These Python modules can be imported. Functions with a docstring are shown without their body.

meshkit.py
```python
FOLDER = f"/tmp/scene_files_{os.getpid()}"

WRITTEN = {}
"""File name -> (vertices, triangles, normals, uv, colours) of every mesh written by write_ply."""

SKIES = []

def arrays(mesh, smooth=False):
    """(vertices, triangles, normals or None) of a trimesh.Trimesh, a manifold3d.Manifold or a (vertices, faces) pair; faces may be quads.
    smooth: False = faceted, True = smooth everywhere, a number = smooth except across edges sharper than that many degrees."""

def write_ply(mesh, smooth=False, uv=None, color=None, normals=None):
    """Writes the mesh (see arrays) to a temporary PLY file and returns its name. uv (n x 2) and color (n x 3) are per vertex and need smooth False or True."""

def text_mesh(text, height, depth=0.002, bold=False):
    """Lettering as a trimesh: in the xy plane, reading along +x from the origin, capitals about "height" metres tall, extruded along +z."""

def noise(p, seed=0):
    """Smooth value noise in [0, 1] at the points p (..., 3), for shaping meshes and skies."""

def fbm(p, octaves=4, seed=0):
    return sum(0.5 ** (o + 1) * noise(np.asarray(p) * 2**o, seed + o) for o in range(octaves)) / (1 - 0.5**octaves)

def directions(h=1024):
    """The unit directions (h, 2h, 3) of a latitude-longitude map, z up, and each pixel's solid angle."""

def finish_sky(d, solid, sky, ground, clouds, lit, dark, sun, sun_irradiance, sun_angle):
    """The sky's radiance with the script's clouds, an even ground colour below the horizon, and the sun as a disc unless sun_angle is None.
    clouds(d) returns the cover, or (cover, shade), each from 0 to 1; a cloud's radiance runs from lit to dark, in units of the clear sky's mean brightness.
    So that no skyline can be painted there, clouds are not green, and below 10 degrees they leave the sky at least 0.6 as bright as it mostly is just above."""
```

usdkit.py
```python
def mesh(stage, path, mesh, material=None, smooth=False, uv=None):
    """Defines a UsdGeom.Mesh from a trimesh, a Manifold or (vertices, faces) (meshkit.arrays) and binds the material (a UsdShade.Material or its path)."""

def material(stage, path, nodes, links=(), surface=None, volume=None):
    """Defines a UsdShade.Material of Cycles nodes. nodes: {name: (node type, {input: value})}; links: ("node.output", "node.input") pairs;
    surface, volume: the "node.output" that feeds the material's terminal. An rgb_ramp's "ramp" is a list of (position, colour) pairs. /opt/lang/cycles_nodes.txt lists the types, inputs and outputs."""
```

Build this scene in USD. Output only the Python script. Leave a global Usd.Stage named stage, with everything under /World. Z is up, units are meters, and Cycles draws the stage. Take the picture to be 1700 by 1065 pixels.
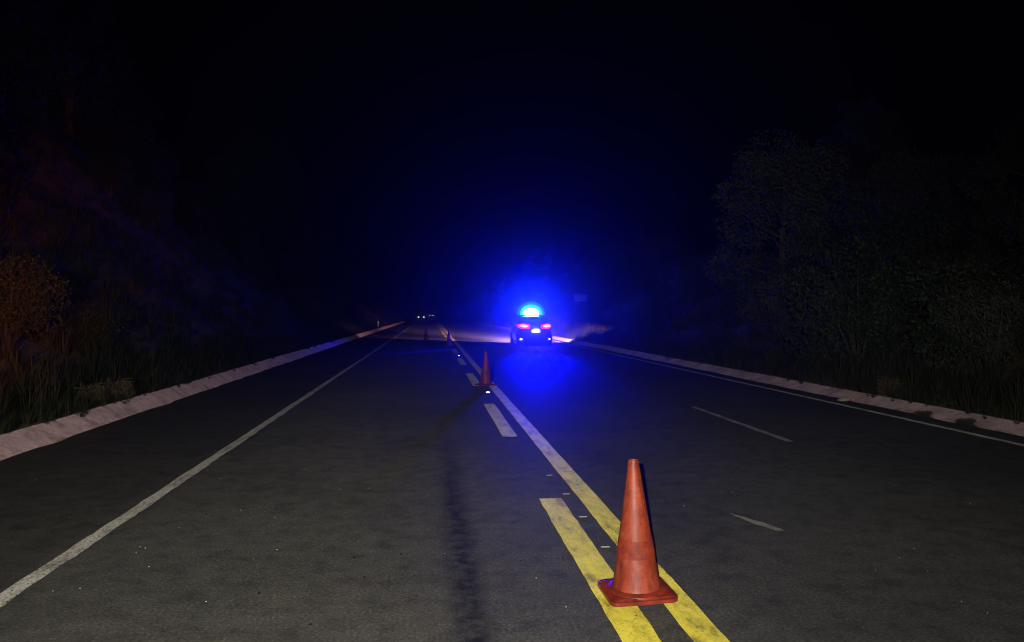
import math, random
import numpy as np, trimesh
import manifold3d as m3
import usdkit, meshkit
from pxr import Usd, UsdGeom, UsdLux, UsdShade, Gf, Sdf, Vt

stage = Usd.Stage.CreateInMemory()
UsdGeom.SetStageUpAxis(stage, UsdGeom.Tokens.z)
UsdGeom.SetStageMetersPerUnit(stage, 1.0)
UsdGeom.Xform.Define(stage, '/World')
UsdGeom.Scope.Define(stage, '/World/Looks')
rng = np.random.default_rng(7)
random.seed(7)

# ------------------------------------------------------------------ camera
EYE = 1.57
YAW, PITCH = math.atan(135 / 1300), math.atan(12.5 / 1300)          # heading right of the road, looking slightly down
cam = UsdGeom.Camera.Define(stage, '/World/camera')
cam.CreateHorizontalApertureAttr(36.0)
cam.CreateFocalLengthAttr(36.0 * 1300 / 1700)
cam.CreateClippingRangeAttr((0.05, 2000.0))
cam.CreateExposureAttr(0.0)
cx = UsdGeom.Xformable(cam)
cx.AddTranslateOp().Set((0, 0, EYE))
cx.AddRotateZOp().Set(-math.degrees(YAW))
cx.AddRotateXOp().Set(90 - math.degrees(PITCH))

# ------------------------------------------------------------------ sky and moon
SUN_EL, SUN_AZ = 0.55, -2.3                                          # the moon stands behind the viewer, left
dome = UsdLux.DomeLight.Define(stage, '/World/sky')
dome.GetPrim().SetCustomDataByKey('kind', 'structure')
sky = usdkit.material(stage, '/World/Looks/night_sky', {
    's': ('sky_texture', {'sky_type': 'single_scattering', 'sun_disc': False, 'sun_elevation': SUN_EL, 'sun_rotation': SUN_AZ}),
    'b': ('background_shader', {'strength': 0.00003})}, [('s.color', 'b.color')], surface='b.background')
UsdShade.MaterialBindingAPI.Apply(dome.GetPrim()).Bind(sky)
moon = UsdLux.DistantLight.Define(stage, '/World/moon')
moon.CreateNormalizeAttr(True)
moon.CreateIntensityAttr(0.0004)
moon.CreateAngleAttr(0.5)
moon.CreateColorAttr((1, 0.95, 0.88))
d = Gf.Vec3d(math.cos(SUN_EL) * math.sin(SUN_AZ), math.cos(SUN_EL) * math.cos(SUN_AZ), math.sin(SUN_EL))
UsdGeom.Xformable(moon).AddTransformOp().Set(Gf.Matrix4d().SetRotate(Gf.Rotation(Gf.Vec3d(0, 0, 1), d)))


def lamp(path, pos, aim, watts, color, radius=0.02, cone=None, soft=0.3):
    """A small lamp; with a cone angle it shines as a spot towards aim."""
    L = UsdLux.SphereLight.Define(stage, path)
    L.CreateRadiusAttr(radius)
    L.CreateIntensityAttr(watts)
    L.CreateNormalizeAttr(True)
    L.CreateColorAttr(color)
    if cone:
        s = UsdLux.ShapingAPI.Apply(L.GetPrim())
        s.CreateShapingConeAngleAttr(cone)
        s.CreateShapingConeSoftnessAttr(soft)
        v = Gf.Vec3d(*(np.array(aim, float) - np.array(pos, float))).GetNormalized()
        rot = Gf.Matrix4d().SetRotate(Gf.Rotation(Gf.Vec3d(0, 0, -1), v))
    else:
        rot = Gf.Matrix4d(1)
    rot.SetTranslateOnly(Gf.Vec3d(*pos))
    UsdGeom.Xformable(L).AddTransformOp().Set(rot)
    return L


# the light the near road was lit with (held just behind the viewer) and the red lamps of what stands beside the viewer
FLASH_POS = (-0.80, -2.6, 2.15)
lamp('/World/hand_lamp', FLASH_POS, (0.45, 9.5, 0.0), 1050.0, (1.0, 0.94, 0.80), 0.03, 42, 1.0)
lamp('/World/red_lamp', (-3.0, 2.0, 0.95), (-8.3, 14.0, 2.5), 1300.0, (1.0, 0.10, 0.05), 0.05, 15, 1.0)

# ------------------------------------------------------------------ helpers
used = {}


def numbered(path):
    n = used.get(path, -1) + 1
    used[path] = n
    return path if n == 0 else f'{path}_{n:03d}'


def data(p, label=None, cat=None, group=None, kind=None):
    for k, v in (('label', label), ('category', cat), ('group', group), ('kind', kind)):
        if v:
            p.SetCustomDataByKey(k, v)
    return p


def thing(name, label=None, cat=None, loc=(0, 0, 0), rotz=0, group=None, kind=None, scale=None):
    x = UsdGeom.Xform.Define(stage, numbered('/World/' + name))
    x.AddTranslateOp().Set(tuple(map(float, loc)))
    x.AddRotateZOp().Set(float(math.degrees(rotz)))
    if scale is not None:
        x.AddScaleOp().Set(Gf.Vec3f(*map(float, np.broadcast_to(scale, 3))))
    return data(x.GetPrim(), label, cat, group, kind)


def part(name, mesh, mat, parent=None, smooth=False, label=None):
    base = str(parent.GetPath()) if parent is not None else '/World'
    p = usdkit.mesh(stage, numbered(base + '/' + name), mesh, mat, smooth=smooth).GetPrim()
    return data(p, label)


def copy_of(proto, name, label, cat, loc, rotz=0, group=None, scale=1.0, tilt=(0, 0)):
    x = UsdGeom.Xform.Define(stage, numbered('/World/' + name))
    x.GetPrim().GetReferences().AddInternalReference(proto)
    x.GetPrim().SetInstanceable(True)
    x.AddTranslateOp().Set(tuple(map(float, loc)))
    x.AddRotateXYZOp().Set(Gf.Vec3f(tilt[0], tilt[1], math.degrees(rotz)))
    x.AddScaleOp().Set(Gf.Vec3f(*map(float, np.broadcast_to(scale, 3))))
    return data(x.GetPrim(), label, cat, group)


def klass(name):
    used_path = '/World/' + name
    return stage.CreateClassPrim(used_path)


def grid_mesh(P):
    """(n, m, 3) points -> quads as triangles."""
    n, m = P.shape[:2]
    i, j = np.meshgrid(np.arange(n - 1), np.arange(m - 1), indexing='ij')
    a = (i * m + j).ravel()
    f = np.vstack([np.stack([a, a + m, a + m + 1], 1), np.stack([a, a + m + 1, a + 1], 1)])
    return P.reshape(-1, 3), f


def shell(P, thick):
    """A curved panel: the grid of points P as its outer face, thickness inwards along the grid's normals."""
    du, dv = np.gradient(P, axis=0), np.gradient(P, axis=1)
    n = np.cross(du, dv)
    n /= np.linalg.norm(n, axis=-1, keepdims=True) + 1e-12
    v1, f1 = grid_mesh(P)
    v2, f2 = grid_mesh(P - n * thick)
    a, b = P.shape[:2]
    ring = [i * b for i in range(a)] + [(a - 1) * b + j for j in range(1, b)] + [i * b + b - 1 for i in range(a - 2, -1, -1)] + [j for j in range(b - 2, 0, -1)]
    k, r = len(v1), np.array(ring)
    r2 = np.roll(r, -1)
    side = np.vstack([np.stack([r, r2, r2 + k], 1), np.stack([r, r2 + k, r + k], 1)])
    t = trimesh.Trimesh(np.vstack([v1, v2]), np.vstack([f1, f2[:, ::-1] + k, side]), process=False)
    trimesh.repair.fix_normals(t)
    return t


def box(size, center=(0, 0, 0), bevel=0.0):
    if bevel <= 0:
        b = trimesh.creation.box(size)
        b.apply_translation(center)
        return b
    s = np.array(size) / 2 - bevel
    pts = []
    for c in np.ndindex(2, 2, 2):
        q = (np.array(c) * 2 - 1) * s
        for ax in range(3):
            e = q.copy()
            e[ax] += (c[ax] * 2 - 1) * bevel
            pts.append(e + np.array(center))
    return trimesh.convex.convex_hull(np.array(pts))


def tube(points, radii, sides=7):
    p = np.asarray(points, float)
    t = np.gradient(p, axis=0)
    t /= np.linalg.norm(t, axis=1, keepdims=True) + 1e-12
    a = np.cross(t, np.where(np.abs(t[:, 2:]) < 0.9, [0, 0, 1.0], [1.0, 0, 0]))
    a /= np.linalg.norm(a, axis=1, keepdims=True) + 1e-12
    b = np.cross(t, a)
    ang = np.arange(sides + 1) * 2 * np.pi / sides
    r = np.broadcast_to(radii, (len(p),))
    P = p[:, None] + r[:, None, None] * (np.cos(ang)[None, :, None] * a[:, None] + np.sin(ang)[None, :, None] * b[:, None])
    return trimesh.Trimesh(*grid_mesh(P), process=False)


cat_ = trimesh.util.concatenate


def at(px, py, z=0.0):
    """The point on the plane z that the photograph shows at pixel (px, py) of 1700 x 1065."""
    v = np.array([(px - 850) / 1300, 1.0, -(py - 532.5) / 1300])
    c, s = math.cos(-PITCH), math.sin(-PITCH)
    v = np.array([v[0], v[1] * c - v[2] * s, v[1] * s + v[2] * c])
    c, s = math.cos(-YAW), math.sin(-YAW)
    v = np.array([v[0] * c - v[1] * s, v[0] * s + v[1] * c, v[2]])
    return np.array([0, 0, EYE]) + v * (z - EYE) / v[2]


def along(px, py, Y):
    """The point at the distance Y along the road that shows at pixel (px, py)."""
    a = at(px, 900) - np.array([0, 0, EYE])
    v = np.array([(px - 850) / 1300, 1.0, -(py - 532.5) / 1300])
    c, s = math.cos(-PITCH), math.sin(-PITCH)
    v = np.array([v[0], v[1] * c - v[2] * s, v[1] * s + v[2] * c])
    c, s = math.cos(-YAW), math.sin(-YAW)
    v = np.array([v[0] * c - v[1] * s, v[0] * s + v[1] * c, v[2]])
    return np.array([0, 0, EYE]) + v * Y / v[1]


# ------------------------------------------------------------------ materials
def mat(name, *a, **k):
    return usdkit.material(stage, '/World/Looks/' + name, *a, **k)


def plain(name, color, rough=0.5, metallic=0.0, emit=None, strength=0, spec=0.5, coat=0.0, dr=0.0):
    i = {'base_color': color, 'roughness': rough, 'metallic': metallic, 'specular_ior_level': spec, 'coat_weight': coat, 'diffuse_roughness': dr}
    if emit is not None:
        i |= {'emission_color': emit, 'emission_strength': strength}
    return mat(name, {'p': ('principled_bsdf', i)}, surface='p.BSDF')


def noisy(name, c0, c1, scale, rough=0.8, bump=0.0, bscale=None, dr=0.6, spec=0.3, detail=5, object_space=False, dist=0.02, rnd=0.0):
    src = 'c.object' if object_space else 'g.position'
    nodes = {'g': ('geometry', {}), 'c': ('texture_coordinate', {}), 'n': ('noise_texture', {'scale': scale, 'detail': detail, 'roughness': 0.65}),
             'r': ('rgb_ramp', {'ramp': [(0.3, c0), (0.7, c1)]}),
             'p': ('principled_bsdf', {'roughness': rough, 'diffuse_roughness': dr, 'specular_ior_level': spec})}
    links = [(src, 'n.vector'), ('n.fac', 'r.fac'), ('r.color', 'p.base_color')]
    if rnd:
        nodes |= {'o': ('object_info', {}), 'v': ('map_range', {'from_min': 0, 'from_max': 1, 'to_min': 1 - rnd, 'to_max': 1 + rnd}), 'h': ('hsv', {})}
        links[-1] = ('r.color', 'h.color')
        links += [('o.random', 'v.value'), ('v.result', 'h.value'), ('h.color', 'p.base_color')]
    if bump:
        nodes |= {'bn': ('noise_texture', {'scale': bscale or scale * 3, 'detail': 4, 'roughness': 0.7}), 'b': ('bump', {'strength': bump, 'distance': dist})}
        links += [(src, 'bn.vector'), ('bn.fac', 'b.height'), ('b.normal', 'p.normal')]
    return mat(name, nodes, links, surface='p.BSDF')


# asphalt: fine aggregate, broad patches, a dark oil streak down the near lane, darker shoulder and right lanes
M_ASPHALT = mat('asphalt', {
    'g': ('geometry', {}), 'xyz': ('separate_xyz', {}),
    'big': ('noise_texture', {'scale': 0.45, 'detail': 6, 'roughness': 0.7}),
    'fine': ('noise_texture', {'scale': 55.0, 'detail': 5, 'roughness': 0.85}),
    'mid': ('noise_texture', {'scale': 5.5, 'detail': 6, 'roughness': 0.75}),
    'vor': ('voronoi_texture', {'scale': 120.0}),
    'base': ('rgb_ramp', {'ramp': [(0.25, (0.036, 0.036, 0.036)), (0.75, (0.062, 0.060, 0.057))]}),
    'grit': ('rgb_ramp', {'ramp': [(0.36, (0.35, 0.35, 0.35)), (0.50, (0.88, 0.88, 0.88)), (0.58, (1.18, 1.18, 1.16)), (0.69, (2.9, 2.9, 2.8))]}),
    'm1': ('mix', {'mix_type': 'multiply', 'fac': 1.0}), 'm2': ('mix', {'mix_type': 'multiply', 'fac': 1.0}),
    'm3': ('mix', {'mix_type': 'multiply', 'fac': 1.0}), 'mr': ('rgb_ramp', {'ramp': [(0.34, (0.62, 0.62, 0.62)), (0.50, (1.0, 1.0, 1.0)), (0.66, (1.22, 1.21, 1.19))]}),
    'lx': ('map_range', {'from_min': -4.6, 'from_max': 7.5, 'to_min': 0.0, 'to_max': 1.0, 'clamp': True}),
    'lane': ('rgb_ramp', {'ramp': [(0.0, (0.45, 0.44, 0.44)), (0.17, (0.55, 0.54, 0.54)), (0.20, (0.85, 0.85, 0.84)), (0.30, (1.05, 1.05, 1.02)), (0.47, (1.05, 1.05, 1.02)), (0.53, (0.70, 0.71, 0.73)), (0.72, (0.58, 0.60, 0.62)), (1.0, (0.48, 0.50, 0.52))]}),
    # streak: centre wanders, edges ragged
    'sv': ('mapping', {'scale': (1.0, 0.35, 1.0)}),
    'sn': ('noise_texture', {'scale': 1.3, 'detail': 6, 'roughness': 0.75}),
    'sw': ('math', {'math_type': 'multiply_add', 'value2': 0.10, 'value3': -0.25}),
    'sx': ('math', {'math_type': 'add'}),
    'sa': ('math', {'math_type': 'absolute'}),
    'sf': ('map_range', {'from_min': 0.03, 'from_max': 0.15, 'to_min': 1.0, 'to_max': 0.0, 'clamp': True}),
    'sb': ('noise_texture', {'scale': 9.0, 'detail': 5, 'roughness': 0.7}),
    'sr': ('map_range', {'from_min': 0.35, 'from_max': 0.6, 'to_min': 0.25, 'to_max': 0.95, 'clamp': True}),
    'sm': ('math', {'math_type': 'multiply'}), 'sy': ('map_range', {'from_min': 6.0, 'from_max': 11.5, 'to_min': 1.0, 'to_max': 0.0, 'clamp': True}), 'sz': ('math', {'math_type': 'multiply'}),
    'mix': ('mix', {'mix_type': 'mix', 'color2': (0.009, 0.009, 0.010)}),
    
    'p': ('principled_bsdf', {'roughness': 0.70, 'diffuse_roughness': 0.9, 'specular_ior_level': 0.12})},
    [('g.position', 'xyz.vector'), ('g.position', 'big.vector'), ('g.position', 'fine.vector'), ('g.position', 'vor.vector'),
     ('big.fac', 'base.fac'), ('fine.fac', 'grit.fac'), ('base.color', 'm1.color1'), ('grit.color', 'm1.color2'),
     ('g.position', 'sv.vector'), ('sv.vector', 'sn.vector'), ('sn.fac', 'sw.value1'), ('xyz.x', 'sx.value1'), ('sw.value', 'sx.value2'),
     ('sx.value', 'sa.value1'), ('sa.value', 'sf.value'), ('g.position', 'sb.vector'), ('sb.fac', 'sr.value'), ('sf.result', 'sm.value1'), ('sr.result', 'sm.value2'),
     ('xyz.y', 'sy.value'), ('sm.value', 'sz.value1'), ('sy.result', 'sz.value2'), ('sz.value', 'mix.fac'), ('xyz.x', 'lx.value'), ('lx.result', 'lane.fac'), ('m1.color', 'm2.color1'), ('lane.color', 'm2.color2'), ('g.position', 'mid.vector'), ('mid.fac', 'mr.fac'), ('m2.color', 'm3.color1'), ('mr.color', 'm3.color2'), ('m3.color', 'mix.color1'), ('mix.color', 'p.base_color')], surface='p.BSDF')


def paint(name, c_clean, c_dirty, wear=0.45):
    return mat(name, {
        'g': ('geometry', {}), 'mp': ('mapping', {'scale': (3.0, 1.0, 1.0)}),
        'n': ('noise_texture', {'scale': 2.6, 'detail': 8, 'roughness': 0.78}), 'n2': ('noise_texture', {'scale': 60.0, 'detail': 4, 'roughness': 0.7}),
        'r': ('rgb_ramp', {'ramp': [(0.38, c_dirty), (0.47, tuple(0.75 * x for x in c_clean)), (0.58, c_clean)]}),
        'w': ('rgb_ramp', {'ramp': [(wear - 0.12, (0.05, 0.05, 0.048)), (wear - 0.05, (0.55, 0.55, 0.55)), (wear, (1, 1, 1))]}),
        'm': ('mix', {'mix_type': 'multiply', 'fac': 1.0}), 'b': ('bump', {'strength': 0.4, 'distance': 0.004}),
        'p': ('principled_bsdf', {'roughness': 0.6, 'diffuse_roughness': 1.0, 'specular_ior_level': 0.3})},
        [('g.position', 'mp.vector'), ('mp.vector', 'n.vector'), ('g.position', 'n2.vector'), ('n.fac', 'r.fac'), ('n2.fac', 'w.fac'),
         ('r.color', 'm.color1'), ('w.color', 'm.color2'), ('m.color', 'p.base_color'), ('n2.fac', 'b.height'), ('b.normal', 'p.normal')], surface='p.BSDF')


M_YELLOW = paint('yellow_road_paint', (0.55, 0.47, 0.06), (0.21, 0.17, 0.025), 0.42)
M_WHITE = paint('white_road_paint', (0.32, 0.31, 0.28), (0.12, 0.115, 0.10), 0.49)
M_WORN = paint('worn_white_paint', (0.155, 0.155, 0.145), (0.07, 0.07, 0.065), 0.50)
M_TICK = plain('white_tick_paint', (0.40, 0.40, 0.38), 0.6, dr=1.0)
def concrete(name, c0, c1, dirt):
    return mat(name, {'g': ('geometry', {}), 'n': ('noise_texture', {'scale': 1.3, 'detail': 8, 'roughness': 0.7}), 'd': ('noise_texture', {'scale': 3.4, 'detail': 9, 'roughness': 0.8}),
        'f': ('noise_texture', {'scale': 45.0, 'detail': 4, 'roughness': 0.7}), 'o': ('object_info', {}),
        'r': ('rgb_ramp', {'ramp': [(0.3, c0), (0.7, c1)]}), 'dr': ('rgb_ramp', {'ramp': [(0.36, dirt), (0.47, (0.72, 0.70, 0.69)), (0.56, (1, 1, 1))]}),
        'm': ('mix', {'mix_type': 'multiply', 'fac': 0.85}), 'b': ('bump', {'strength': 0.6, 'distance': 0.01}),
        'p': ('principled_bsdf', {'roughness': 0.9, 'diffuse_roughness': 1.0, 'specular_ior_level': 0.2})},
        [('g.position', 'n.vector'), ('g.position', 'd.vector'), ('g.position', 'f.vector'), ('n.fac', 'r.fac'), ('d.fac', 'dr.fac'), ('r.color', 'm.color1'), ('dr.color', 'm.color2'),
         ('m.color', 'p.base_color'), ('f.fac', 'b.height'), ('b.normal', 'p.normal')], surface='p.BSDF')


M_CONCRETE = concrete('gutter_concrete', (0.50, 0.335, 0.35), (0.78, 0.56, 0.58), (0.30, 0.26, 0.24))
M_CONCRETE_R = concrete('gutter_concrete_dusty', (0.30, 0.215, 0.235), (0.48, 0.36, 0.385), (0.28, 0.24, 0.23))  # same concrete in a darker tone, for the right gutter
M_SOIL = noisy('bank_soil', (0.035, 0.026, 0.017), (0.085, 0.065, 0.042), 0.8, 0.95, 0.8, 5.0, dr=1.0, dist=0.1)
M_LEAF_A = noisy('leaf_green', (0.015, 0.025, 0.009), (0.038, 0.048, 0.021), 0.9, 0.55, dr=0.4, rnd=0.35)
M_LEAF_B = noisy('leaf_grey_green', (0.026, 0.033, 0.022), (0.062, 0.068, 0.048), 0.9, 0.6, dr=0.4, rnd=0.35)
M_DRY = noisy('dry_grass', (0.08, 0.058, 0.030), (0.16, 0.120, 0.062), 1.2, 0.8, dr=0.6, rnd=0.3)
M_GRASS = noisy('grass_blades', (0.015, 0.022, 0.009), (0.045, 0.046, 0.022), 0.7, 0.7, dr=0.5)
M_BARK = noisy('bark', (0.05, 0.038, 0.028), (0.12, 0.095, 0.07), 6, 0.9, 0.8, 20)
M_STONE = noisy('pale_stone', (0.30, 0.26, 0.18), (0.50, 0.44, 0.32), 14, 0.85, 0.5, 40, object_space=True)
M_GRIT = noisy('grit_stone', (0.30, 0.29, 0.26), (0.65, 0.63, 0.58), 30, 0.8)
M_TAR = noisy('tar_crumbs', (0.010, 0.010, 0.010), (0.03, 0.028, 0.026), 30, 0.8)
M_PAINT = plain('car_paint_dark', (0.030, 0.032, 0.040), 0.32, spec=0.5, coat=0.6)
M_GLASS = plain('car_glass_dark', (0.006, 0.006, 0.008), 0.06, spec=0.6)
M_TRIM = plain('black_plastic', (0.016, 0.016, 0.017), 0.55)
M_TYRE = noisy('tyre_rubber', (0.012, 0.012, 0.012), (0.028, 0.027, 0.026), 30, 0.85, object_space=True)
M_RIM = plain('wheel_metal', (0.42, 0.42, 0.44), 0.35, 0.9)
M_PLATE = plain('plate_white', (0.82, 0.82, 0.80), 0.5)
M_TAIL = plain('tail_lamp_lit', (0.35, 0.01, 0.02), 0.2, emit=(1.0, 0.005, 0.16), strength=2.2)
M_TAILCORE = plain('tail_lamp_bulb_lit', (0.5, 0.1, 0.1), 0.2, emit=(1.0, 0.085, 0.16), strength=13)
M_REV = plain('reversing_lamp_lit', (0.7, 0.6, 0.6), 0.2, emit=(1.0, 0.62, 0.75), strength=9)  # pinkish white glow for the small panels low on the rear bumper
M_PLATE_LAMP = plain('plate_lamp_lit', (0.8, 0.8, 0.8), 0.2, emit=(1.0, 0.97, 0.98), strength=60)
M_HEAD = plain('headlamp_lit', (0.8, 0.8, 0.8), 0.2, emit=(1.0, 0.88, 0.74), strength=3)
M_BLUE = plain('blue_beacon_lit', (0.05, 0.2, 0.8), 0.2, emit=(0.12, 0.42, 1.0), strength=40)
M_BARTRIM = plain('light_bar_base', (0.02, 0.02, 0.025), 0.4)
M_GALV = noisy('galvanised_steel', (0.25, 0.25, 0.26), (0.42, 0.42, 0.43), 12, 0.5, object_space=True)
M_SIGN = plain('sign_face', (0.55, 0.62, 0.70), 0.5)
M_SIGN_BLUE = plain('sign_face_blue', (0.20, 0.32, 0.80), 0.5)
M_POST = noisy('marker_white', (0.40, 0.40, 0.38), (0.66, 0.66, 0.63), 9, 0.7, object_space=True)
M_REFLECT = plain('reflector_glass', (0.95, 0.95, 0.95), 0.22, 1.0)

M_CONE = mat('cone_rubber', {
    'c': ('texture_coordinate', {}), 'xyz': ('separate_xyz', {}),
    'n': ('noise_texture', {'scale': 9.0, 'detail': 7, 'roughness': 0.7}), 'mp': ('mapping', {'scale': (14.0, 14.0, 1.3)}),
    'sn': ('noise_texture', {'scale': 2.0, 'detail': 5, 'roughness': 0.7}),
    'r': ('rgb_ramp', {'ramp': [(0.32, (0.11, 0.020, 0.012)), (0.43, (0.26, 0.038, 0.018)), (0.56, (0.345, 0.055, 0.027)), (0.72, (0.39, 0.105, 0.065))]}),
    's': ('rgb_ramp', {'ramp': [(0.34, (0.42, 0.38, 0.37)), (0.55, (1, 1, 1))]}), 'm': ('mix', {'mix_type': 'multiply', 'fac': 0.8}),
    'b': ('bump', {'strength': 0.25, 'distance': 0.004}),
    'p': ('principled_bsdf', {'roughness': 0.48, 'specular_ior_level': 0.45})},
    [('c.object', 'n.vector'), ('c.object', 'mp.vector'), ('mp.vector', 'sn.vector'), ('n.fac', 'r.fac'), ('sn.fac', 's.fac'), ('r.color', 'm.color1'), ('s.color', 'm.color2'),
     ('m.color', 'p.base_color'), ('n.fac', 'b.height'), ('b.normal', 'p.normal')], surface='p.BSDF')
M_BAND = noisy('cone_band_residue', (0.13, 0.018, 0.011), (0.35, 0.046, 0.022), 24, 0.6, object_space=True, dr=0.2)
M_BASE = noisy('cone_base_rubber', (0.12, 0.016, 0.010), (0.34, 0.042, 0.020), 11, 0.42, object_space=True, dr=0.1, spec=0.5)

# ------------------------------------------------------------------ haze: the damp night air that carries the beacon's glow
HAZE = 0.004
M_HAZE = mat('night_haze', {
    'v': ('principled_volume', {'color': (0.9, 0.92, 0.95), 'density': HAZE, 'anisotropy': 0.958})}, volume='v.volume')
hz = part('haze', box((404, 470, 80), (0, 202, 36)), M_HAZE)
data(hz, 'thin damp night air that glows blue around the beacon', 'haze', kind='stuff')

# ------------------------------------------------------------------ ground and banks
XL, XR = -4.56, 7.50                                                # road edges
GL, GR = -4.87, 7.82                                                # outer lips of the gutters


def bank(X, Y):
    X, Y = np.broadcast_arrays(np.asarray(X, float), np.asarray(Y, float))
    n = meshkit.fbm(np.stack([X * 0.22, Y * 0.16, X * 0], -1), 4, 3) - 0.5
    n2 = meshkit.fbm(np.stack([X * 1.1, Y * 1.1, X * 0], -1), 3, 9) - 0.5
    tl, tr = np.maximum(GL - X, 0), np.maximum(X - GR, 0)
    zl = np.interp(tl, [0, 0.02, 0.9, 3.0, 11, 20, 60, 200], [0.0, 0.165, 0.22, 1.5, 9.0, 13.5, 20, 26])
    zr = np.interp(tr, [0, 0.02, 1.3, 3.0, 9, 20, 60, 200], [0.0, 0.105, 0.20, 0.95, 4.2, 8.0, 13, 18])
    t = np.maximum(tl, tr)
    z = zl + zr + n * np.clip((t - 0.4) * 0.5, 0, 2.4) + n2 * np.clip(t * 0.3, 0, 0.30)
    z = z + np.clip((Y - 330) / 80, 0, 1) ** 2 * 14 * np.clip(t + 1, 0, 1) + np.clip((Y - 365) / 60, 0, 1) ** 2 * 12
    return np.where(t <= 0, -0.03 + np.clip((Y - 365) / 60, 0, 1) ** 2 * 12, np.maximum(z, 0.02))


xs = np.concatenate([-np.geomspace(200, 5.9, 46), np.linspace(-5.7, GL - 0.02, 6), [GL, GL + 0.02, XL + 0.2, 0, XR - 0.2, GR - 0.02, GR], np.linspace(GR + 0.02, 8.6, 6), np.geomspace(8.8, 200, 44)])
ys = np.concatenate([np.linspace(-30, 1, 10), np.linspace(2, 40, 66), np.geomspace(41, 435, 70)])
GX, GY = np.meshgrid(xs, ys, indexing='ij')
g = part('ground', trimesh.Trimesh(*grid_mesh(np.stack([GX, GY, bank(GX, GY)], -1)), process=False), M_SOIL, smooth=True)
data(g, 'earth banks rising on both sides of the road', kind='structure')

# ------------------------------------------------------------------ road with its painted markings
road = thing('road', 'dark asphalt road with yellow centre lines and white edge lines', kind='structure')
ry = np.concatenate([np.linspace(-25, 40, 66), np.linspace(44, 360, 80)])


def ragged(y, x0, amp, seed):
    return x0 + (meshkit.fbm(np.stack([y * 1.7, y * 0 + seed, y * 0], -1), 4, seed) - 0.5) * amp


ry2 = np.concatenate([np.arange(-25, 60, 0.22), np.linspace(60, 360, 60)])
cols = [ragged(ry2, XL, 0.16, 1)] + [np.full_like(ry2, x) for x in np.linspace(-4.2, 7.2, 13)] + [ragged(ry2, XR, 0.16, 2)]
P = np.stack([np.stack([c, ry2, np.full_like(ry2, 0.0)], -1) for c in cols], 0)
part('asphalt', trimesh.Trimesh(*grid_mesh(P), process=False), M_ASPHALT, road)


def stripe(name, x, w, y0, y1, m, parent=road, rough=0.012, z=0.004, label=None, x1=None, seed=0):
    n = int(max(6, min(500, (y1 - y0) / 0.07)))
    y = np.linspace(y0, y1, n) if y1 - y0 < 30 else np.geomspace(y0 + 5, y1 + 5, 500) - 5
    xc = np.interp(y, [y0, y1], [x, x if x1 is None else x1])
    k = np.stack([y * 6, np.full_like(y, seed), y * 0], -1)
    e0 = (meshkit.fbm(k, 3, 11 + seed) - 0.5) * rough
    e1 = (meshkit.fbm(k, 3, 37 + seed) - 0.5) * rough
    top = np.full_like(y, z)
    a, b = xc - w / 2 + e0, xc + w / 2 + e1
    P = np.stack([np.stack([a - 0.003, y, top * 0 + 0.0005], -1), np.stack([a, y, top], -1), np.stack([b, y, top], -1), np.stack([b + 0.003, y, top * 0 + 0.0005], -1)], 0)
    return part(name, trimesh.Trimesh(*grid_mesh(P), process=False), m, parent, label=label)


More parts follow.
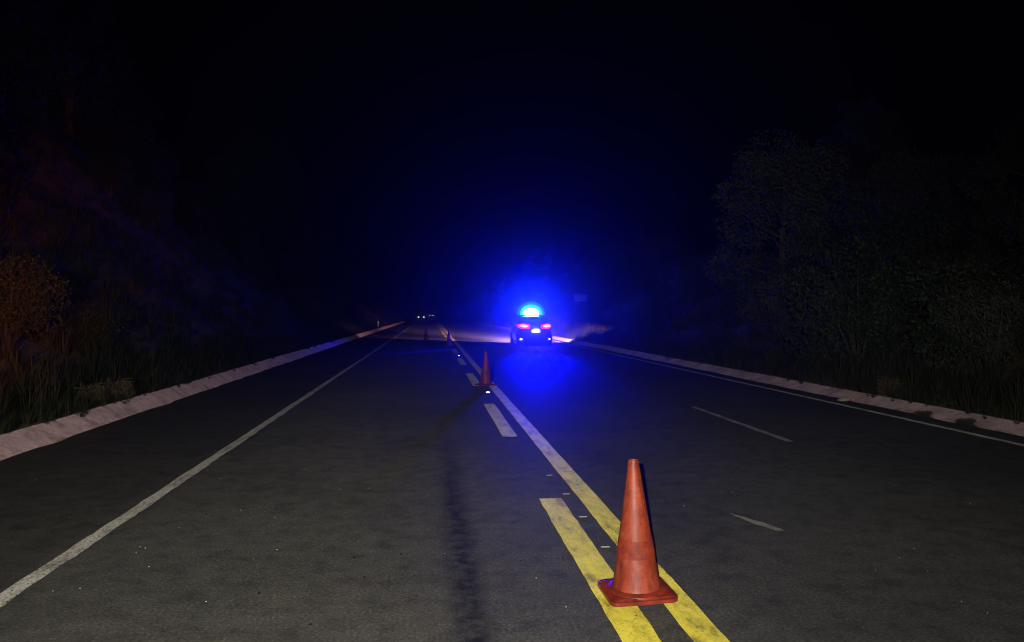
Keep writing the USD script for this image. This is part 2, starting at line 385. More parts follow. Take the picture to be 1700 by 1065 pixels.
XS, XD = 1.335, 1.005
stripe('centre_line', XS, 0.165, 0.8, 350, M_YELLOW, label='unbroken yellow centre line')
k = 0
y0 = 2.9
while y0 < 200:
    stripe('centre_dash', XD, 0.185, y0, y0 + 3.65, M_YELLOW, seed=k + 3, z=0.0042)
    y0 += 6.98
    k += 1
stripe('edge_line', -2.345, 0.105, 0.3, 350, M_WHITE, rough=0.03, label='worn white line beside the left shoulder')
stripe('edge_line', 7.02, 0.095, 3, 350, M_WHITE, rough=0.015, label='thin white line along the right gutter')
stripe('lane_dash', 4.385, 0.085, 9.15, 12.75, M_WORN, rough=0.03, label='single white lane dash in the right carriageway')
p0, p1 = at(1212, 853), at(1300, 880)
t_ = np.linspace(0, 1, 24)
ctr = p0[None] * (1 - t_)[:, None] + p1[None] * t_[:, None] + np.stack([0 * t_, 0.12 * (t_ - t_ ** 2) * -1.6, 0 * t_], -1)
wd = 0.12 * np.sin(np.pi * np.clip(t_ * 0.9 + 0.05, 0, 1)) * (0.7 + 0.6 * rng.random(24))
P = np.stack([ctr + np.stack([wd * 0, wd * 0.9, wd * 0 + 0.004], -1), ctr - np.stack([wd * 0, wd * 0.9, wd * 0 - 0.004], -1)], 1)
part('worn_paint_mark', trimesh.Trimesh(*grid_mesh(P), process=False), M_WORN, road, label='faded scrap of white paint on the right lane')
for px, py in ((912, 789), (940, 820), (968, 858), (1005, 908)):
    q = at(px, py)
    part('guide_tick', box((0.060, 0.013, 0.004), (q[0], q[1], 0.003)), M_TICK, road)

# ------------------------------------------------------------------ concrete gutters, slab by slab
for side, (xa, xb) in (('left', (XL - 0.02, GL)), ('right', (XR + 0.02, GR))):
    gt = thing('gutter', f'pale pinkish concrete gutter in slabs along the {side} road edge', kind='structure')
    L, y, i = 2.62, 1.15, 0
    while y < 140:
        gap = 0.026
        top = 0.19 if side == 'left' else 0.125
        prof = np.array([(0.0, -0.06), (0.0, 0.006), (0.10, 0.07 * top), (0.45, 0.46 * top), (0.86, 0.90 * top), (1.0, top), (1.0, -0.06)])
        px_ = xa + (xb - xa) * prof[:, 0] + (rng.random() - .5) * 0.014
        yy = np.linspace(y + gap, y + L - gap, 6)
        dz = (rng.random() - .5) * 0.014
        P = np.stack([np.stack([px_ + (meshkit.noise([[v * 1.3, i, 5]])[0] - .5) * 0.03 * (prof[:, 0] > .9), np.full(len(prof), v), prof[:, 1] + dz], -1) for v in yy], 0)
        v_, f_ = grid_mesh(P)
        n = len(prof)
        caps = [[0, j, j + 1] for j in range(1, n - 1)] + [[len(v_) - n, len(v_) - n + j + 1, len(v_) - n + j] for j in range(1, n - 1)]
        tm = trimesh.Trimesh(v_, np.vstack([f_, caps]), process=False)
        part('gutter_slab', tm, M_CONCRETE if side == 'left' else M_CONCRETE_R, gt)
        y += L
        i += 1

# ------------------------------------------------------------------ road studs between the centre lines
for k, (px, py, lb) in enumerate(((810, 652, 'small bright road stud in front of the second traffic cone'), (762, 590, 'tiny bright road stud beyond the second traffic cone, before the police car'))):
    q = at(px, py)
    s = thing('road_stud', lb, 'road stud', (q[0], q[1], 0.0), math.atan2(q[0], q[1]) * -1)
    b = trimesh.convex.convex_hull([(-.05, -.05, 0), (.05, -.05, 0), (.05, .05, 0), (-.05, .05, 0), (-.04, -.028, .02), (.04, -.028, .02), (.04, .028, .02), (-.04, .028, .02)])
    part('stud_body', b, M_TRIM, s)
    pit = 0.5 * (EYE / q[1] + FLASH_POS[2] / (q[1] + 2.6))
    f = box((0.074, 0.006, 0.017), (0, 0, 0))
    f.apply_transform(trimesh.transformations.rotation_matrix(-pit, [1, 0, 0]))
    f.apply_translation((0, -0.047, 0.016))
    part('reflector', f, M_REFLECT, s)

# ------------------------------------------------------------------ traffic cones
cone = klass('cone_kind')
prof = np.array([(0.1400, 0.030), (0.1370, 0.040), (0.1320, 0.052), (0.1285, 0.075), (0.0300 + 0.1 * .93, 0.11), (0.030 + 0.1 * .52, 0.385), (0.0300 + .1 * .505, 0.392), (0.030 + .1 * .495, 0.40), (0.0325, 0.725), (0.0320, 0.742), (0.0285, 0.750),
                 (0.0245, 0.748), (0.0225, 0.735), (0.024, 0.55), (0.10, 0.05)])
part('cone_body', trimesh.creation.revolve(prof, sections=56), M_CONE, cone, smooth=35)


def ring(z0, z1, off, name, m):
    r = lambda z: np.interp(z, [0.11, 0.385, 0.40, 0.725], [0.123, 0.082, 0.0795, 0.0325])
    zz = np.linspace(z0, z1, 5)
    pr = np.vstack([[(r(z0) - .002, z0)], np.stack([r(zz) + off, zz], 1), [(r(z1) - .002, z1)]])
    part(name, trimesh.creation.revolve(pr, sections=56), m, cone, smooth=35)


ring(0.222, 0.318, 0.0016, 'band', M_BAND)
cs = m3.CrossSection([[(-.143, -.135), (.143, -.135), (.143, .135), (-.143, .135)]]).offset(0.045, m3.JoinType.Round, 2.0, 24)
bs = m3.Manifold.extrude(cs, 0.020).translate((0, 0, 0.006))
bs2 = m3.Manifold.extrude(cs.offset(-0.012, m3.JoinType.Round, 2.0, 24), 0.010, 0, 0, (0.93, 0.93)).translate((0, 0, 0.0255))
ringm = m3.Manifold.revolve(m3.CrossSection([[(0.05, 0.02), (0.168, 0.02), (0.164, 0.038), (0.150, 0.046), (0.134, 0.049), (0.05, 0.046)]]), 56)
feet = m3.Manifold()
for sx in (-1, 1):
    for sy in (-1, 1):
        feet = feet + m3.Manifold.cylinder(0.012, 0.028, 0.028, 20).translate((sx * .13, sy * .13, 0))
part('base', bs + bs2 + ringm + feet, M_BASE, cone, smooth=35)
for (px, py, Yw, rot, tilt, lb) in (
        (1057, 988, None, 0.03, (0.6, -1.7), 'large weathered orange traffic cone standing over the yellow lines in front'),
        (806, 640, None, 0.4, (0, 0.8), 'second orange traffic cone down the road, just behind the bright road stud'),
        (745, 573.5, None, 0.2, (0, 0), 'dark traffic cone silhouette against the lit road left of the police car'),
        (707, 565, None, 0.7, (0, 0), 'faint farthest traffic cone silhouette, left of the centre line')):
    q = at(px, py)
    copy_of(cone.GetPath(), 'traffic_cone', lb, 'traffic cone', (q[0], q[1], 0.0085 if Yw is None else 0), rot, None, 1.0, tilt)

# ------------------------------------------------------------------ cars
ZL = np.array([.12, .20, .32, .45, .56, .64, .72, .80, .86, .92, .97, 1.02, 1.10, 1.20, 1.30, 1.36, 1.40, 1.43, 1.45, 1.458])
fr = lambda z: np.interp(z, [.12, .25, .45, .56, .66, .78, .86, .94, .99, 1.38, 1.43, 1.458], [4.02, 4.12, 4.17, 4.15, 4.11, 4.00, 3.80, 3.35, 3.05, 2.32, 2.10, 1.85])
re = lambda z: np.interp(z, [.12, .24, .34, .50, .60, .64, .80, .95, 1.02, 1.30, 1.37, 1.42, 1.458], [.16, .06, .012, 0, .015, .05, .06, .085, .14, .37, .45, .62, 1.05])
hw = lambda z: np.interp(z, [.12, .24, .45, .70, .86, .97, 1.30, 1.38, 1.43, 1.458], [.78, .82, .855, .865, .855, .825, .665, .61, .52, .36])
NE = 5.2


def outline(z, n=112):
    a = np.linspace(0, 2 * np.pi, n, endpoint=False)
    c, s = np.cos(a), np.sin(a)
    x = np.sign(c) * np.abs(c) ** (2 / NE) * hw(z)
    L = (fr(z) - re(z)) / 2
    return np.stack([x, (fr(z) + re(z)) / 2 + np.sign(s) * np.abs(s) ** (2 / NE) * L, np.full(n, z)], 1)


def end_y(x, z, front):
    L, c = (fr(z) - re(z)) / 2, (fr(z) + re(z)) / 2
    k = np.clip(1 - np.abs(x / hw(z)) ** NE, 0, 1) ** (1 / NE) * L
    return c + k if front else c - k


def side_x(y, z):
    L, c = (fr(z) - re(z)) / 2, (fr(z) + re(z)) / 2
    return hw(z) * np.clip(1 - np.abs((y - c) / L) ** NE, 0, 1) ** (1 / NE)


def end_patch(x0, x1, z0, z1, front, lift=0.006, nx=14, nz=6, skew=0.0, rnd=0.0):
    x, z = np.meshgrid(np.linspace(x0, x1, nx), np.linspace(z0, z1, nz), indexing='ij')
    u = (x - x0) / (x1 - x0)
    z = z + skew * (u - .5) + rnd * (2 * u - 1) ** 2 * ((z0 + z1) / 2 - z) / (z1 - z0)
    y = end_y(x, z, front)
    P = np.stack([x, y + (lift if front else -lift), z], -1)
    return shell(P if front else P[::-1], 0.012)


def side_patch(y0, y1, z0, z1, sgn, lift=0.005, lean0=0.0, lean1=0.0):
    u, v = np.meshgrid(np.linspace(0, 1, 12), np.linspace(0, 1, 6), indexing='ij')
    z = z0 + v * (z1 - z0)
    y = (y0 + lean0 * v) * (1 - u) + (y1 + lean1 * v) * u
    P = np.stack([sgn * (side_x(y, z) + lift), y, z], -1)
    return shell(P if sgn > 0 else P[::-1], 0.010)


def make_body():
    rings = [outline(z) for z in ZL]
    n = len(rings[0])
    v = np.vstack(rings + [[[0, 2.1, .12]], [[0, 1.5, 1.462]]])
    f = []
    for i in range(len(rings) - 1):
        for j in range(n):
            a, b = i * n + j, i * n + (j + 1) % n
            f += [(a, b, b + n), (a, b + n, a + n)]
    lo, hi, t = len(v) - 2, len(v) - 1, (len(rings) - 1) * n
    for j in range(n):
        f += [(lo, (j + 1) % n, j), (hi, t + j, t + (j + 1) % n)]
    body = m3.Manifold(m3.Mesh(np.asarray(v, np.float32), np.asarray(f, np.uint32)))
    for y in (0.72, 3.33):
        for s in (-1, 1):
            body = body - m3.Manifold.cylinder(0.5, 0.365, 0.365, 36, True).rotate((0, 90, 0)).translate((s * 0.86, y, 0.315))
    return body


BODY = make_body()


def wheel(t, x, y):
    w = thing_part('wheel', t)
    pr = np.array([(0.19, -.095), (0.29, -.10), (0.312, -.08), (0.316, 0), (0.312, .08), (0.29, .10), (0.19, .095), (0.19, -.095)])
    T = trimesh.transformations.rotation_matrix(math.pi / 2, [0, 1, 0])
    T[:3, 3] = (x, y, 0.316)
    a = trimesh.creation.revolve(pr, sections=32)
    a.apply_transform(T)
    part('tyre', a, M_TYRE, w, smooth=40)
    hub = [trimesh.creation.cylinder(0.05, 0.10, sections=16)]
    rimp = trimesh.creation.revolve(np.array([(0.17, -.07), (0.20, -.075), (0.20, .075), (0.17, .07), (0.17, -.07)]), sections=32)
    for k in range(7):
        sp = box((0.16, 0.035, 0.03), (0.105, 0, 0.05 * (1 if x > 0 else -1)))
        sp.apply_transform(trimesh.transformations.rotation_matrix(k * 2 * math.pi / 7, [0, 0, 1]))
        hub.append(sp)
    r = cat_(hub + [rimp])
    r.apply_transform(T)
    part('rim', r, M_RIM, w)


def thing_part(name, parent):
    return UsdGeom.Xform.Define(stage, numbered(str(parent.GetPath()) + '/' + name)).GetPrim()


def make_car(t, body_mat, tail_mat, head_mat, beacon=False, rev_mat=None, plate_lamp=None, core_mat=None):
    part('body', BODY, body_mat, t, smooth=28)
    part('rear_window', end_patch(-.56, .56, 1.04, 1.315, False, nz=8), M_GLASS, t, smooth=30)
    part('windscreen', end_patch(-.60, .60, 1.02, 1.36, True, nz=8), M_GLASS, t, smooth=30)
    for s in (-1, 1):
        part('side_window', side_patch(.66, 1.50, 1.00, 1.325, s, lean0=.16, lean1=-.02), M_GLASS, t, smooth=30)
        part('side_window', side_patch(1.58, 2.62, 1.00, 1.325, s, lean0=-.02, lean1=-.34), M_GLASS, t, smooth=30)
        part('door_handle', box((0.02, 0.16, 0.025), (s * .87, 1.42, .89), .006), M_TRIM, t)
        part('wing_mirror', box((0.20, 0.10, 0.13), (s * .93, 2.70, 1.02), .03), body_mat, t)
        xo, xi = s * .745, s * .36
        tl = thing_part('tail_lamp', t)
        part('lens', end_patch(min(s * .81, s * .27), max(s * .81, s * .27), .825, 1.065, False, .010, rnd=.10, skew=.03 * s), tail_mat, tl, smooth=30)  # lit lens made wide so its rim draws the red bloom fringe
        if core_mat:
            part('bulb', end_patch(min(xo, xi), max(xo, xi), .900, 1.020, False, .020, rnd=.09, skew=.03 * s), core_mat, tl, smooth=30)
        part('headlamp', end_patch(min(s * .74, s * .46), max(s * .74, s * .46), .66, .77, True, .010, rnd=.03), head_mat, t, smooth=30)
        part('reversing_lamp', end_patch(min(s * .73, s * .54), max(s * .73, s * .54), .285, .345, False, .010), rev_mat or M_TRIM, t, smooth=30)
        wheel(t, s * .775, .72)
        wheel(t, s * .775, 3.33)
    part('rear_bumper', end_patch(-.80, .80, .40, .60, False, .022, nx=30), body_mat, t, smooth=30)
    part('bumper_insert', end_patch(-.66, .66, .22, .38, False, .014, nx=24), M_TRIM, t, smooth=30)
    part('grille', end_patch(-.40, .40, .40, .60, True, .010, nx=24), M_TRIM, t, smooth=30)
    part('licence_plate', box((.46, .012, .150), (0.0, .012, .700)), M_PLATE, t)
    if plate_lamp:
        part('plate_lamp', box((.22, .05, .016), (0, -.045, .806)), plate_lamp, t)
    part('rear_spoiler', box((1.02, .16, .03), (0, .42, 1.392), .01), body_mat, t)
    part('aerial', tube([(0, .75, 1.42), (0, .62, 1.60)], [.006, .003], 5), M_TRIM, t)
    part('exhaust', tube([(.50, .22, .21), (.50, .02, .21)], .028, 10), M_RIM, t)
    if beacon:
        lb = thing_part('light_bar', t)
        part('bar_base', box((1.14, .30, .03), (0, BEACON_Y, 1.478), .01), M_BARTRIM, lb)
        for s in (-1, 1):
            part('bar_foot', box((.05, .20, .03), (s * .40, BEACON_Y, 1.455)), M_BARTRIM, lb)
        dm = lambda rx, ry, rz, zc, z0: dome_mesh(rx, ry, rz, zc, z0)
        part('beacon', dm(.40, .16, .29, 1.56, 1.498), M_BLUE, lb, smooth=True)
        part('reflector', dm(.57, .22, .46, 1.56, 1.496), M_CYANGLOW, lb, smooth=True)  # this and the next dome are glowing shells added as the beacon's bloom
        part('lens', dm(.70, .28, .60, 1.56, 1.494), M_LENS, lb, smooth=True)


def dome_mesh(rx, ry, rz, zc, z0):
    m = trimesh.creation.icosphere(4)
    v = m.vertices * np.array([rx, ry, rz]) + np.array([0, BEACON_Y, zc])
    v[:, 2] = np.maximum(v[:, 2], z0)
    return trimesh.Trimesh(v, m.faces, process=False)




def glowing_plastic(name, color):  # see-through emission: the bloom around the beacon put into shell colours
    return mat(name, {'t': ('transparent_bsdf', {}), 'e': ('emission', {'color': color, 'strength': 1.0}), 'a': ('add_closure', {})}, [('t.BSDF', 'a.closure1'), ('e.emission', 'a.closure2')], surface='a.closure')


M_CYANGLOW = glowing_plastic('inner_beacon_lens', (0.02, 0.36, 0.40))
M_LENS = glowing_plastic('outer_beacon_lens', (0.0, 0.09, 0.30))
BEACON_Y = 1.75
CAR = np.array([*(along(889.5, 560, 37.5)[:2]), 0.0])
car = thing('police_car', 'dark police hatchback with blue beacon and red tail lamps lit', 'car', CAR)
make_car(car, M_PAINT, M_TAIL, M_HEAD, True, M_REV, M_PLATE_LAMP, M_TAILCORE)
cpath = str(car.GetPath())
# the car's own lamps: blue beacon light and shielded low beams (the shield is the lamp housing's upper lip)
for s in (-1, 1):
    lamp(cpath + f'/light_bar/beacon_light{"" if s < 0 else "_001"}', (s * .17, BEACON_Y - .17, 1.60), None, 950.0, (0.0, 0.002, 1.0), 0.05)
    hy = 4.20
    hood = cat_([box((.30, .34 if s < 0 else .20, .012), (s * .60, hy + (.13 if s < 0 else .06), .702)), box((.30, .012, .15), (s * .60, hy - .035, .64)), box((.012, .10, .15), (s * .60 - .144, hy + .01, .63)), box((.012, .10, .15), (s * .60 + .144, hy + .01, .63))])
    part('headlamp_shield', hood, M_TRIM, car)
    lamp(cpath + f'/low_beam{"" if s < 0 else "_001"}', (s * .60, hy, .693), (s * .60 + (7 if s > 0 else 0), hy + 10, .2), 1200.0, (1.0, .54, .57), 0.005, 43, 0.12)
    lamp(cpath + f'/main_beam{"" if s < 0 else "_001"}', (s * .60, hy + .01, .692), (s * .60, hy + 10, .50), 9500.0, (1.0, .54, .58), 0.005, 19, 1.0)

# the beacon's turning mirror throws two beams on the road: one behind the car, one to its left
lamp(cpath + '/light_bar/beacon_beam', (0, BEACON_Y - .2, 1.66), (3.95 - CAR[0], 28.0 - CAR[1], 0), 9500.0, (0.0, 0.001, 1.0), 0.03, 6.7, 1.0)
lamp(cpath + '/light_bar/beacon_beam_001', (-.3, BEACON_Y - .1, 1.66), (.1 - CAR[0], 33.2 - CAR[1], 0), 6000.0, (0.0, 0.0015, 1.0), 0.05, 5.0, 1.0)

M_FAINT_HEAD = plain('faint_headlamp_lit', (0.8, 0.8, 0.8), 0.2, emit=(0.9, 0.85, 1.0), strength=6)
for px, Y, lb in ((699.5, 188, 'far oncoming car showing as the left pair of faint headlamp dots'), (716, 300, 'farthest oncoming car showing as the right, closer set pair of headlamp dots')):
    q = along(px, 528, Y)
    c2 = thing('oncoming_car', lb, 'car', (q[0], q[1], 0.0), math.pi)
    make_car(c2, M_PAINT, M_TRIM, M_FAINT_HEAD)

# ------------------------------------------------------------------ signs and marker post
q = along(964, 494, 60)
s = thing('road_sign', 'dim rectangular road sign on posts above the right verge, beyond the police car', 'sign', (q[0], q[1], float(bank(q[0], q[1]))), -0.1)
zc = q[2] - float(bank(q[0], q[1]))
part('sign_panel', box((1.0, .03, .58), (0, 0, zc), .008), M_SIGN_BLUE, s)
for sx in (-.3, .3):
    part('post', tube([(sx, .05, -.3), (sx, .05, zc + .2)], .03, 10), M_GALV, s)
q = along(761, 521, 236)
s = thing('road_sign', 'tiny pale wide sign panel far away beside the end of the road', 'sign', (max(q[0], GR + .5), q[1], 0), 0)
zc = q[2]
pan = trimesh.convex.convex_hull([(a, b, c) for b in (-.03, .03) for a, c in ((-1.05, zc + .5), (1.05, zc + .5), (.85, zc), (-.1, zc - .6), (-.9, zc))])
part('sign_panel', pan, M_SIGN, s)
part('post', tube([(0, .08, -.3), (0, .08, zc + .3)], .06, 10), M_GALV, s)
q = along(628, 545, 78)
s = thing('marker_post', 'small pale marker post at the far end of the left gutter', 'marker post', (q[0], q[1], float(bank(q[0], q[1]))), 0)
part('post', box((.14, .10, .62), (0, 0, .29), .02), M_POST, s)
part('reflector', box((.09, .01, .10), (0, -.056, .48)), M_REFLECT, s)

# ------------------------------------------------------------------ loose grit on the road
def pebble(n_sub=1, seed=0):
    r = np.random.default_rng(seed)
    m = trimesh.creation.icosphere(n_sub)
    m.vertices *= (1 + (meshkit.noise(m.vertices * 1.6 + seed, seed)[:, None] - .5) * .8) * np.array([1, .8, .55])
    return m


def scatter(name, pts, sizes, m, label, cat, seed):
    ms = []
    r = np.random.default_rng(seed)
    base = [pebble(0, k) for k in range(4)]
    for p, sz in zip(pts, sizes):
        b = base[r.integers(4)].copy()
        b.apply_transform(trimesh.transformations.rotation_matrix(r.random() * 6.28, [0, 0, 1]))
        b.apply_scale(sz)
        b.apply_translation(p)
        ms.append(b)
    return data(part(name, cat_(ms), m), label, cat, kind='stuff')


def road_points(n, seed):
    r = np.random.default_rng(seed)
    Y = 2.5 + 15 * r.random(n) ** 1.5
    return np.stack([XL + .2 + (XR - XL - .4) * r.random(n), Y, np.full(n, .003)], 1)


pk = [at(x, y) for x, y in ((400, 847), (232, 908), (241, 910), (247, 941), (342, 999), (460, 913), (567, 797), (750, 763), (788, 750), (565, 812), (612, 811), (366, 795), (505, 780), (940, 1008), (890, 960), (1135, 840), (133, 977))]
pts = np.vstack([np.array(pk) + [0, 0, .003], road_points(170, 1)])
scatter('grit', pts, np.concatenate([np.full(len(pk), .0050), .0015 + .003 * rng.random(170)]), M_GRIT, 'pale loose grit scattered over the asphalt', 'grit', 1)
pk = [at(x, y) for x, y in ((588, 926), (666, 920), (342, 853), (1135, 829), (430, 985), (605, 958), (515, 1037), (800, 1020))]
pts = np.vstack([np.array(pk) + [0, 0, .003], road_points(90, 2)])
scatter('tar_crumb', pts, np.concatenate([np.full(len(pk), .011), .003 + .006 * rng.random(90)]), M_TAR, 'dark crumbs and leaf scraps on the asphalt', 'debris', 2)

# ------------------------------------------------------------------ vegetation
def leaves(centres, radii, n, size, r, droop=0.3, slim=0.5):
    k = r.integers(len(centres), size=n)
    d = r.normal(size=(n, 3))
    d /= np.linalg.norm(d, axis=1, keepdims=True)
    rad = (0.45 + 0.6 * r.random(n)) ** 0.7
    p = centres[k] + d * (radii[k] * rad[:, None])
    a = d + r.normal(size=(n, 3)) * 0.8 - np.array([0, 0, droop])
    a /= np.linalg.norm(a, axis=1, keepdims=True)
    b = np.cross(a, r.normal(size=(n, 3)))
    b /= np.linalg.norm(b, axis=1, keepdims=True)
    nn = np.cross(a, b)
    s = size * (0.6 + 0.8 * r.random((n, 1)))
    v = np.stack([p - a * s * .5, p + b * s * slim * .5 + nn * s * .08, p + a * s * .5, p - b * s * slim * .5 + nn * s * .08], 1).reshape(-1, 3)
    i = np.arange(n)[:, None] * 4
    f = np.vstack([i + [0, 1, 2], i + [0, 2, 3]])
    return trimesh.Trimesh(v, f, process=False)


def make_tree(name, m, seed, H, R, nleaf, size, slim=.5):
    r = np.random.default_rng(seed)
    c = klass(name)
    bend = r.normal(size=2) * .04 * H
    tr = np.array([(0, 0, -.4), (bend[0] * .2, bend[1] * .2, H * .2), (bend[0] * .6, bend[1] * .6, H * .42), (bend[0], bend[1], H * .68), (bend[0] * 1.3, bend[1] * 1.3, H * .88)])
    wood = [tube(tr, np.array([.035, .028, .022, .014, .005]) * H * .8, 9)]
    cs, rs = [], []
    for k in range(13):
        h = H * (.08 + .80 * k / 12)
        a = k * 2.4 + r.random()
        root = np.array([np.interp(h, tr[:, 2], tr[:, 0]), np.interp(h, tr[:, 2], tr[:, 1]), h])
        reach = R * (1.05 - .55 * abs(k / 12 - .35) * 1.6) * (.7 + .4 * r.random())
        tip = root + np.array([math.cos(a) * reach, math.sin(a) * reach, reach * (.25 + .3 * r.random())])
        mid = (root + tip) / 2 + np.array([0, 0, -.06 * reach])
        wood.append(tube([root, mid, tip], np.array([.011, .007, .003]) * H * .7, 6))
        for q in (.55, .95):
            cs.append(root * (1 - q) + tip * q + r.normal(size=3) * .12 * R)
            rs.append(np.array([.42, .42, .30]) * R * (.65 + .6 * r.random()))
    cs.append(tr[-1])
    rs.append(np.array([.4, .4, .45]) * R)
    part('trunk', cat_(wood), M_BARK, c, smooth=60)
    part('crown', leaves(np.array(cs), np.array(rs), nleaf, size, r, slim=slim), m, c)
    return c.GetPath()


def make_shrub(name, m, seed, H, R, nleaf, size, slim=.5):
    r = np.random.default_rng(seed)
    c = klass(name)
    wood, cs, rs = [], [], []
    for k in range(9):
        a, e = k * 2.4 + r.random(), .35 + .9 * r.random()
        tip = np.array([math.cos(a) * R * .75 * math.cos(e), math.sin(a) * R * .75 * math.cos(e), H * (.35 + .5 * math.sin(e))])
        wood.append(tube([(0, 0, -.25), tip * [.45, .45, .6], tip], [.03, .02, .007], 5))
        cs += [tip, tip * [.6, .6, .62] + r.normal(size=3) * .1 * R, tip * [.9, .9, .3] + r.normal(size=3) * .1]
        rs += [np.array([.36, .36, .30]) * R * (.7 + .6 * r.random())] * 3
    part('stem', cat_(wood), M_BARK, c, smooth=60)
    part('foliage', leaves(np.array(cs), np.array(rs), nleaf, size, r, slim=slim), m, c)
    return c.GetPath()


TREES = [make_tree('tree_kind', M_LEAF_A, 21, 7.5, 2.3, 15000, .15), make_tree('tall_tree_kind', M_LEAF_A, 22, 9.5, 2.5, 17000, .16), make_tree('pale_tree_kind', M_LEAF_B, 23, 6.5, 2.5, 17000, .14, .4)]
SHRUBS = [make_shrub('shrub_kind', M_LEAF_A, 31, 1.7, 1.2, 6500, .075), make_shrub('loose_shrub_kind', M_LEAF_A, 32, 2.3, 1.5, 7500, .085), make_shrub('pale_shrub_kind', M_LEAF_B, 33, 1.4, 1.1, 6000, .07, .35)]
DRYC = make_shrub('dry_shrub_kind', M_DRY, 34, 0.45, 0.42, 420, .15, .12)


def plant(proto, name, label, cat, X, Y, sc, group=None, r=rng):
    return copy_of(proto, name, label, cat, (X, Y, float(bank(X, Y)) - .05), float(r.random() * 6.28), group, sc * (0.9 + .2 * r.random(3)))


r = np.random.default_rng(99)
plant(SHRUBS[1], 'shrub', 'shrub lit red at the left edge of the photo, on the bank', 'shrub', *along(20, 500, 14.6)[:2], .62)
plant(SHRUBS[0], 'shrub', 'low shrub dimly lit dark red, right of the red lit shrub at the left edge', 'shrub', *along(165, 590, 16.5)[:2], .55)
LB = 'dark shrub barely visible on the left roadside bank'
for i in range(90):
    Y = 6 + 110 * r.random() ** 1.5
    t = .9 + 12.5 * r.random() ** .85
    plant(SHRUBS[r.integers(3)], 'shrub', LB, 'shrub', GL - t - .5, Y, .7 + .65 * r.random(), 'shrubs on the left bank', r)
LT = 'dark tree barely visible at the top of the left bank'
for i in range(26):
    Y = 12 + 150 * ((i + r.random()) / 26) ** 1.3
    t = 8.5 + 9 * r.random()
    plant(TREES[r.integers(3)], 'roadside_tree', LT, 'tree', GL - t, Y, .65 + .5 * r.random(), 'trees on the left bank', r)
q = along(1290, 330, 23)
plant(TREES[2], 'roadside_tree', 'grey green tree with the palest, tallest crown on the right bank', 'tree', q[0], q[1] - .2, .88)
q = along(1440, 330, 23)
plant(TREES[0], 'roadside_tree', 'dim tree on the right bank just right of the palest crown', 'tree', q[0], q[1], .62)
RB = 'dark shrub barely visible on the right roadside bank'
for i in range(105):
    Y = 9 + 110 * r.random() ** 1.5
    t = 1.6 + 9.5 * r.random()
    plant(SHRUBS[r.integers(3)], 'shrub', RB, 'shrub', GR + t, Y, .65 + .6 * r.random(), 'shrubs on the right bank', r)
RT = 'dark tree barely visible on the upper right bank'
for i in range(44):
    Y = 15 + 150 * ((i + r.random()) / 44) ** 1.3
    t = 4.5 + 10 * r.random()
    plant(TREES[r.integers(3)], 'roadside_tree', RT, 'tree', GR + t, Y, .42 + .3 * r.random(), 'trees on the right bank', r)
for px, py, lb in ((150, 668, 'pale brown dry grass clump beside the left gutter'), (195, 661, 'smaller dry grass clump beside the left gutter, right of the other clump'),
                   (1480, 648, 'dry brownish weed clump behind the right gutter, right of the pale stone')):
    q = at(px, py, .2)
    plant(DRYC, 'dry_clump', lb, 'dry grass', q[0], q[1], .8)
for px, py, lb in ((1535, 693, 'dark weed tuft in front of the right gutter, the broader of two'), (1606, 707, 'dark weed tuft in front of the right gutter, nearer the right edge')):
    q = at(px, py, 0)
    copy_of(SHRUBS[0], 'weed_tuft', lb, 'weed', (q[0], q[1], -.02), 1.0, None, (.13, .13, .075))

# stone on the right verge
q = at(1401, 650, .16)
st = pebble(3, 5)
st.vertices *= 0.10
data(part('stone', trimesh.Trimesh(st.vertices + [q[0], q[1], float(bank(q[0], q[1])) + .035], st.faces, process=False), M_STONE, smooth=True), 'pale stone lying on the verge behind the right gutter', 'stone')

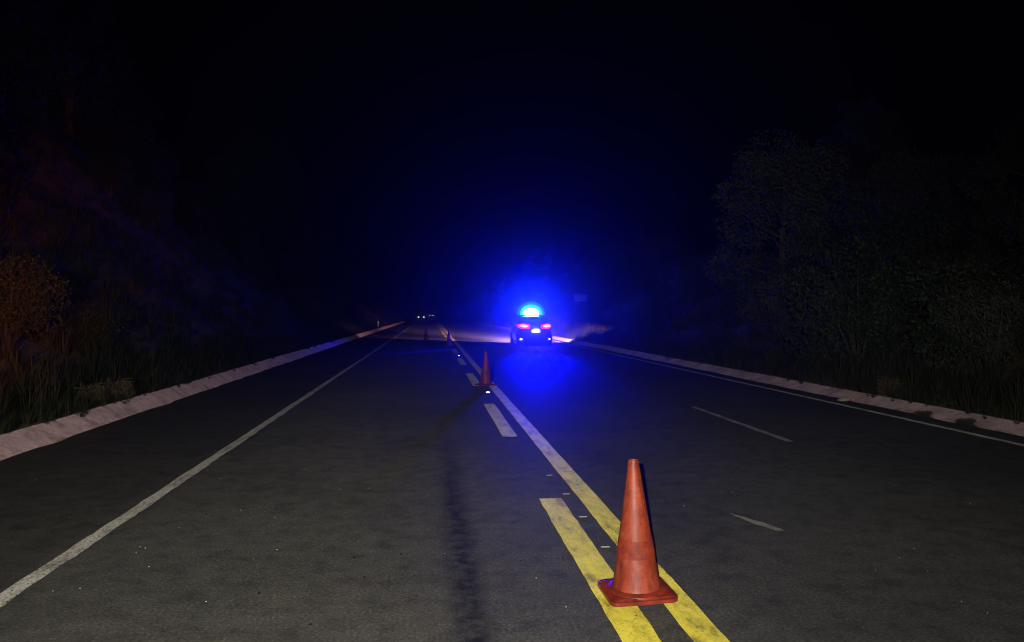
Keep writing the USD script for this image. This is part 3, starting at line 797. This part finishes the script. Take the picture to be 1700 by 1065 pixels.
# grass: tufts spread over both banks, one uncounted cover
def tuft(seed, n, h):
    r = np.random.default_rng(seed)
    V, F = [], []
    for k in range(n):
        a, rad = r.random() * 6.28, .10 * r.random() ** .5
        b = np.array([math.cos(a) * rad, math.sin(a) * rad, -.03])
        lean = np.array([math.cos(a), math.sin(a), 0]) * h * (.15 + .6 * r.random())
        hh = h * (.5 + .7 * r.random())
        w = np.array([-math.sin(a), math.cos(a), 0]) * .006
        m_ = b + lean * .35 + [0, 0, hh * .6]
        t_ = b + lean + [0, 0, hh * .95]
        i = len(V)
        V += [b - w, b + w, m_ + w * .8, m_ - w * .8, t_]
        F += [(i, i + 1, i + 2), (i, i + 2, i + 3), (i + 3, i + 2, i + 4)]
    return trimesh.Trimesh(V, F, process=False)


gi = UsdGeom.PointInstancer.Define(stage, '/World/grass')
data(gi.GetPrim(), 'rough grass and weeds covering both roadside banks', 'grass', kind='stuff')
targets = []
for k, (n, h) in enumerate(((34, .30), (26, .45), (40, .20))):
    p = usdkit.mesh(stage, f'/World/grass/tuft_{k:03d}' if k else '/World/grass/tuft', tuft(k, n, h), M_GRASS)
    targets.append(p.GetPath())
gi.CreatePrototypesRel().SetTargets(targets)
r = np.random.default_rng(5)
N = 17000
left = r.random(N) < .5
Y = 3 + 90 * r.random(N) ** 1.7
t = np.where(r.random(N) < .3, .02 + 1.2 * r.random(N), .1 + 13 * r.random(N))
X = np.where(left, GL - .03 - t, GR + .03 + t)
Z = bank(X, Y)
lip = r.random(N) < .010
X = np.where(lip, np.where(left, GL + .10 * r.random(N) ** 2, GR - .10 * r.random(N) ** 2), X)
Z = np.where(lip, np.where(left, .16, .10), Z)
gi.CreatePositionsAttr(Vt.Vec3fArray.FromNumpy(np.stack([X, Y, Z], 1).astype(np.float32)))
gi.CreateProtoIndicesAttr(Vt.IntArray.FromNumpy(r.integers(3, size=N).astype(np.int32)))
sc = (.6 + .9 * r.random(N)) * np.where(lip, .3, np.where(t < .5, .6, 1))
gi.CreateScalesAttr(Vt.Vec3fArray.FromNumpy(np.repeat(sc[:, None], 3, 1).astype(np.float32)))
ang = r.random(N) * np.pi
gi.CreateOrientationsAttr(Vt.QuathArray([Gf.Quath(float(math.cos(a)), 0, 0, float(math.sin(a))) for a in ang]))
